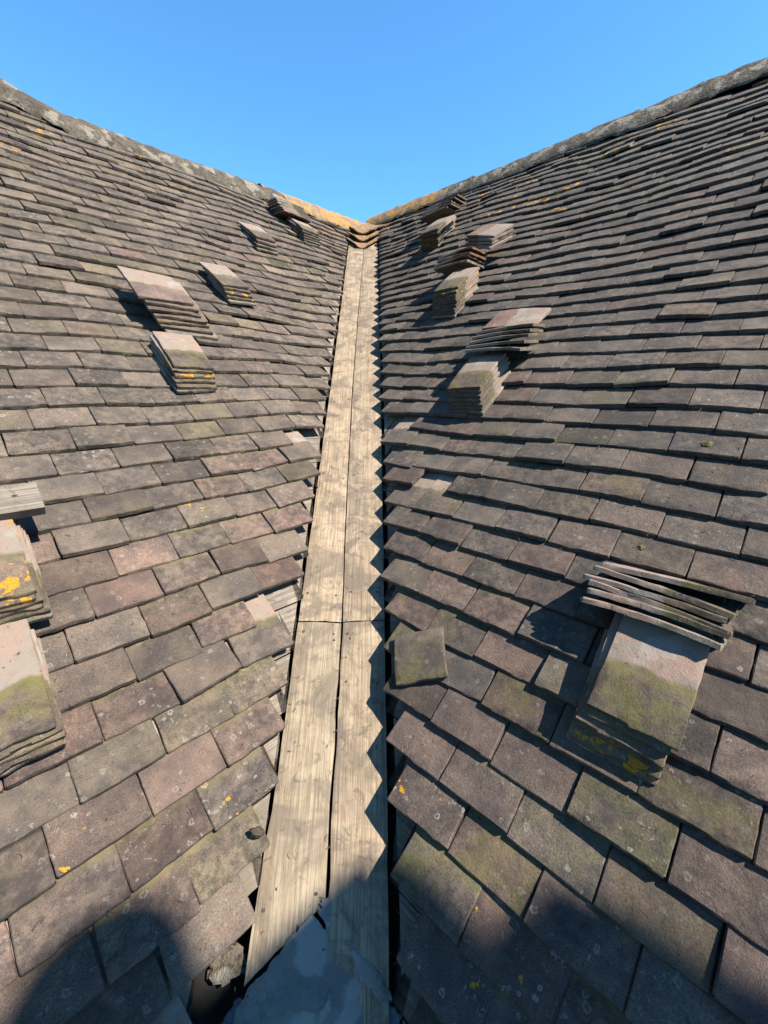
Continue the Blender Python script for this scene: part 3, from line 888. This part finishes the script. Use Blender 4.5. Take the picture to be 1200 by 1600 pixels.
# rough mortar filling beside the end of the lower left board
def lump(px, py, h, r, mat, name, label, cat, sq=(1, 1, .4), seed=0):
    c, nn = vpt(px, py, h)
    return lump_at(c, nn, r, mat, name, label, cat, sq, seed)
def lump_at(c, nn, r, mat, name, label, cat, sq=(1, 1, .4), seed=0, parent=None):
    x = Vector((1, 0, 0)); y = nn.cross(x).normalized(); x = y.cross(nn)
    verts, faces = [], []
    nu, nv = 16, 10
    for j in range(nv + 1):
        th_ = math.pi * j / nv
        for i in range(nu):
            ph = 2 * math.pi * i / nu
            d = Vector((math.sin(th_) * math.cos(ph), math.sin(th_) * math.sin(ph), math.cos(th_)))
            k = 1 + .55 * noise.noise(d * 1.7 + Vector((seed, 0, 0))) + .3 * noise.noise(d * 5 + Vector((seed, 3, 0)))
            verts.append(tuple(c + x * (d.x * r * sq[0] * k) + y * (d.y * r * sq[1] * k) + nn * (d.z * r * sq[2] * k)))
    for j in range(nv):
        for i in range(nu):
            k2 = (i + 1) % nu
            faces.append((j * nu + i, (j + 1) * nu + i, (j + 1) * nu + k2, j * nu + k2))
    mb = MB(); mb.add(verts, faces, [(0, 0, 0)] * len(verts))
    o = mb.build(name, mat, parent, origin=c)
    if label: tag(o, label, cat)
    return o
lump(352, 1505, -.005, .05, M_MORTAR, 'mortar_lump', 'pale crumbling mortar beside the slanted end of the yellowish board', 'mortar', (.9, .6, .14), 3)
lump(392, 1560, .012, .010, M_MORTAR, 'mortar_crumb', 'small white mortar crumb at the tip of the yellowish board', 'mortar', (1, 1, .8), 5)
lump_at(PT('R', .157, 1.42, .03), N['R'], .010, M_MOSS, 'moss_clump', 'x', 'moss') if False else None
def on_roof(side, px, py, h=.012):
    r = RX * (px - 600) + RY * (800 - py) - RZ * 645
    t = (P0.dot(N[side]) + h) / r.dot(N[side])
    return r * t
lump_at(on_roof('R', 1103, 696), N['R'], .016, M_MOSS, 'moss_clump', 'yellow-green moss clump on a tile, upper right slope', 'moss', (1, 1, .7), 11)
lump_at(on_roof('R', 969, 776), N['R'], .014, M_TWIG, 'moss_clump', 'round brown dried moss clump on the right slope', 'moss', (1, 1, .6), 12)
lump_at(on_roof('R', 1002, 857), N['R'], .010, M_MOSS, 'moss_clump', 'small moss clump just above the crosswise tile pile', 'moss', (1, 1, .7), 13)
lump_at(on_roof('L', 402, 1300), N['L'], .013, M_DEBRIS, 'moss_clump', 'dark crumbly moss clump beside the yellowish board', 'moss', (1.2, .8, .7), 14)

# twigs, leaf scraps and grit lying about: nobody could count them
def litter():
    rg = random.Random(77)
    mb = MB()
    def bit(c, n_, L_, wd, bend):
        x = Vector((rg.uniform(-1, 1), rg.uniform(-1, 1), rg.uniform(-1, 1)))
        x = (x - n_ * x.dot(n_)).normalized(); y = n_.cross(x)
        segs = 4; verts = []
        for i in range(segs + 1):
            f = i / segs - .5
            p = c + x * (f * L_) + y * (bend * L_ * (f * f * 4)) + n_ * (.002 + .004 * abs(f) * rg.random())
            k = wd * (1 - .5 * abs(f) * 2)
            for dy, dz in ((-1, 0), (0, 1), (1, 0), (0, -.6)):
                verts.append(tuple(p + y * (dy * k) + n_ * (dz * k * .7)))
        faces = []
        for i in range(segs):
            for j in range(4):
                faces.append((i * 4 + j, (i + 1) * 4 + j, (i + 1) * 4 + (j + 1) % 4, i * 4 + (j + 1) % 4))
        mb.add(verts, faces, [(0, 0, 0)] * len(verts))
    for _ in range(110):
        px, py = rg.uniform(640, 1180), rg.uniform(640, 980)
        bit(on_roof('R', px, py, .016), N['R'], rg.uniform(.006, .024), rg.uniform(.0007, .0016), rg.uniform(-.3, .3))
    for _ in range(30):
        px, py = rg.uniform(640, 1180), rg.uniform(980, 1580)
        bit(on_roof('R', px, py, .016), N['R'], rg.uniform(.005, .016), rg.uniform(.0006, .0012), rg.uniform(-.3, .3))
    for _ in range(30):
        px, py = rg.uniform(20, 480), rg.uniform(650, 1500)
        bit(on_roof('L', px, py, .016), N['L'], rg.uniform(.005, .016), rg.uniform(.0006, .0012), rg.uniform(-.3, .3))
    # on the boards and along their gaps
    for _ in range(60):
        l = rg.uniform(.62, 2.6); sd = rg.choice('LR'); w_ = rg.choice((rg.gauss(.004, .004), rg.uniform(.01, .14)))
        bit(P0 + VD * l + Vector((-1 if sd == 'L' else 1, 0, 0)) * abs(w_) + NVAL * (abs(w_) * .078 + .016), NVAL, rg.uniform(.004, .016), rg.uniform(.0006, .0014), rg.uniform(-.3, .3))
    for _ in range(70):
        c_, nn_ = vpt(rg.gauss(500, 70), rg.gauss(1500, 60), .012)
        bit(c_, nn_, rg.uniform(.004, .014), rg.uniform(.0008, .002), rg.uniform(-.3, .3))
    for _ in range(170):
        l = rg.uniform(.35, 2.3); sd = rg.choice('LRR'); w_ = (.155 if sd == 'L' else .178) + rg.gauss(0, .006)
        bit(P0 + VD * l + Vector((-1 if sd == 'L' else 1, 0, 0)) * w_ * .98 + NVAL * rg.uniform(-.02, -.005), NVAL, rg.uniform(.006, .03), rg.uniform(.001, .0025), rg.uniform(-.3, .3))
    o = mb.build('leaf_litter', M_TWIG, None)
    tag(o, 'scattered dry twigs and leaf scraps on the tiles', 'leaf litter', None, 'stuff')
litter()

# ------------------------------------------------------------------ chimney behind the viewer, unseen, made up to throw the shadow at the bottom
def blocker():
    e1 = Vector((0.49440682, 0.86923063, 0))
    c = e1 * .15 + sun_to * 6
    base_z, top_z = -1.6, 3.83
    root = empty('shadow_blocker', (c.x, c.y, base_z))
    tag(root, 'unseen added brick chimney stack with one pot, its shadow falls across the lower tiles', 'blocker')
    def sq(half, z0, z1, mb):
        vs = [(c.x + math.cos(math.radians(90 * k)) * half * math.sqrt(2), c.y + math.sin(math.radians(90 * k)) * half * math.sqrt(2), z) for z in (z0, z1) for k in range(4)]
        mb.add(vs, [(3, 2, 1, 0), (4, 5, 6, 7)] + [(k, (k + 1) % 4, 4 + (k + 1) % 4, 4 + k) for k in range(4)], [(0, 0, 0)] * 8)
    mb = MB()
    sq(.355, top_z - .11, top_z, mb); sq(.318, top_z - .38, top_z - .11, mb); sq(.392, top_z - .53, top_z - .38, mb); sq(.365, base_z, top_z - .53, mb)
    mb.build('stack', M_BRICK, root, origin=(c.x, c.y, base_z), smooth=False)
    mb = MB(); verts = []
    pr = [(.158, 0), (.150, .12), (.142, .45), (.142, .60), (.155, .64), (.155, .70), (.130, .74), (.10, .74), (.10, .1)]
    for r, z in pr:
        for k in range(24):
            verts.append((c.x + math.cos(k * math.pi / 12) * r, c.y + math.sin(k * math.pi / 12) * r, top_z + z))
    mb.add(verts, [(j * 24 + k, j * 24 + (k + 1) % 24, (j + 1) * 24 + (k + 1) % 24, (j + 1) * 24 + k) for j in range(len(pr) - 1) for k in range(24)], [(0, 0, 0)] * len(verts))
    mb.build('blocker_pot', M_POT, root, origin=(c.x, c.y, top_z))
blocker()

# ------------------------------------------------------------------ ground far below
mb = MB()
mb.add([(-600, -600, -9), (600, -600, -9), (600, 600, -9), (-600, 600, -9)], [(0, 1, 2, 3)], [(0, 0, 0)] * 4)
o = mb.build('ground', M_GROUND, None)
tag(o, 'grass ground far below the roof', 'ground', None, 'structure')
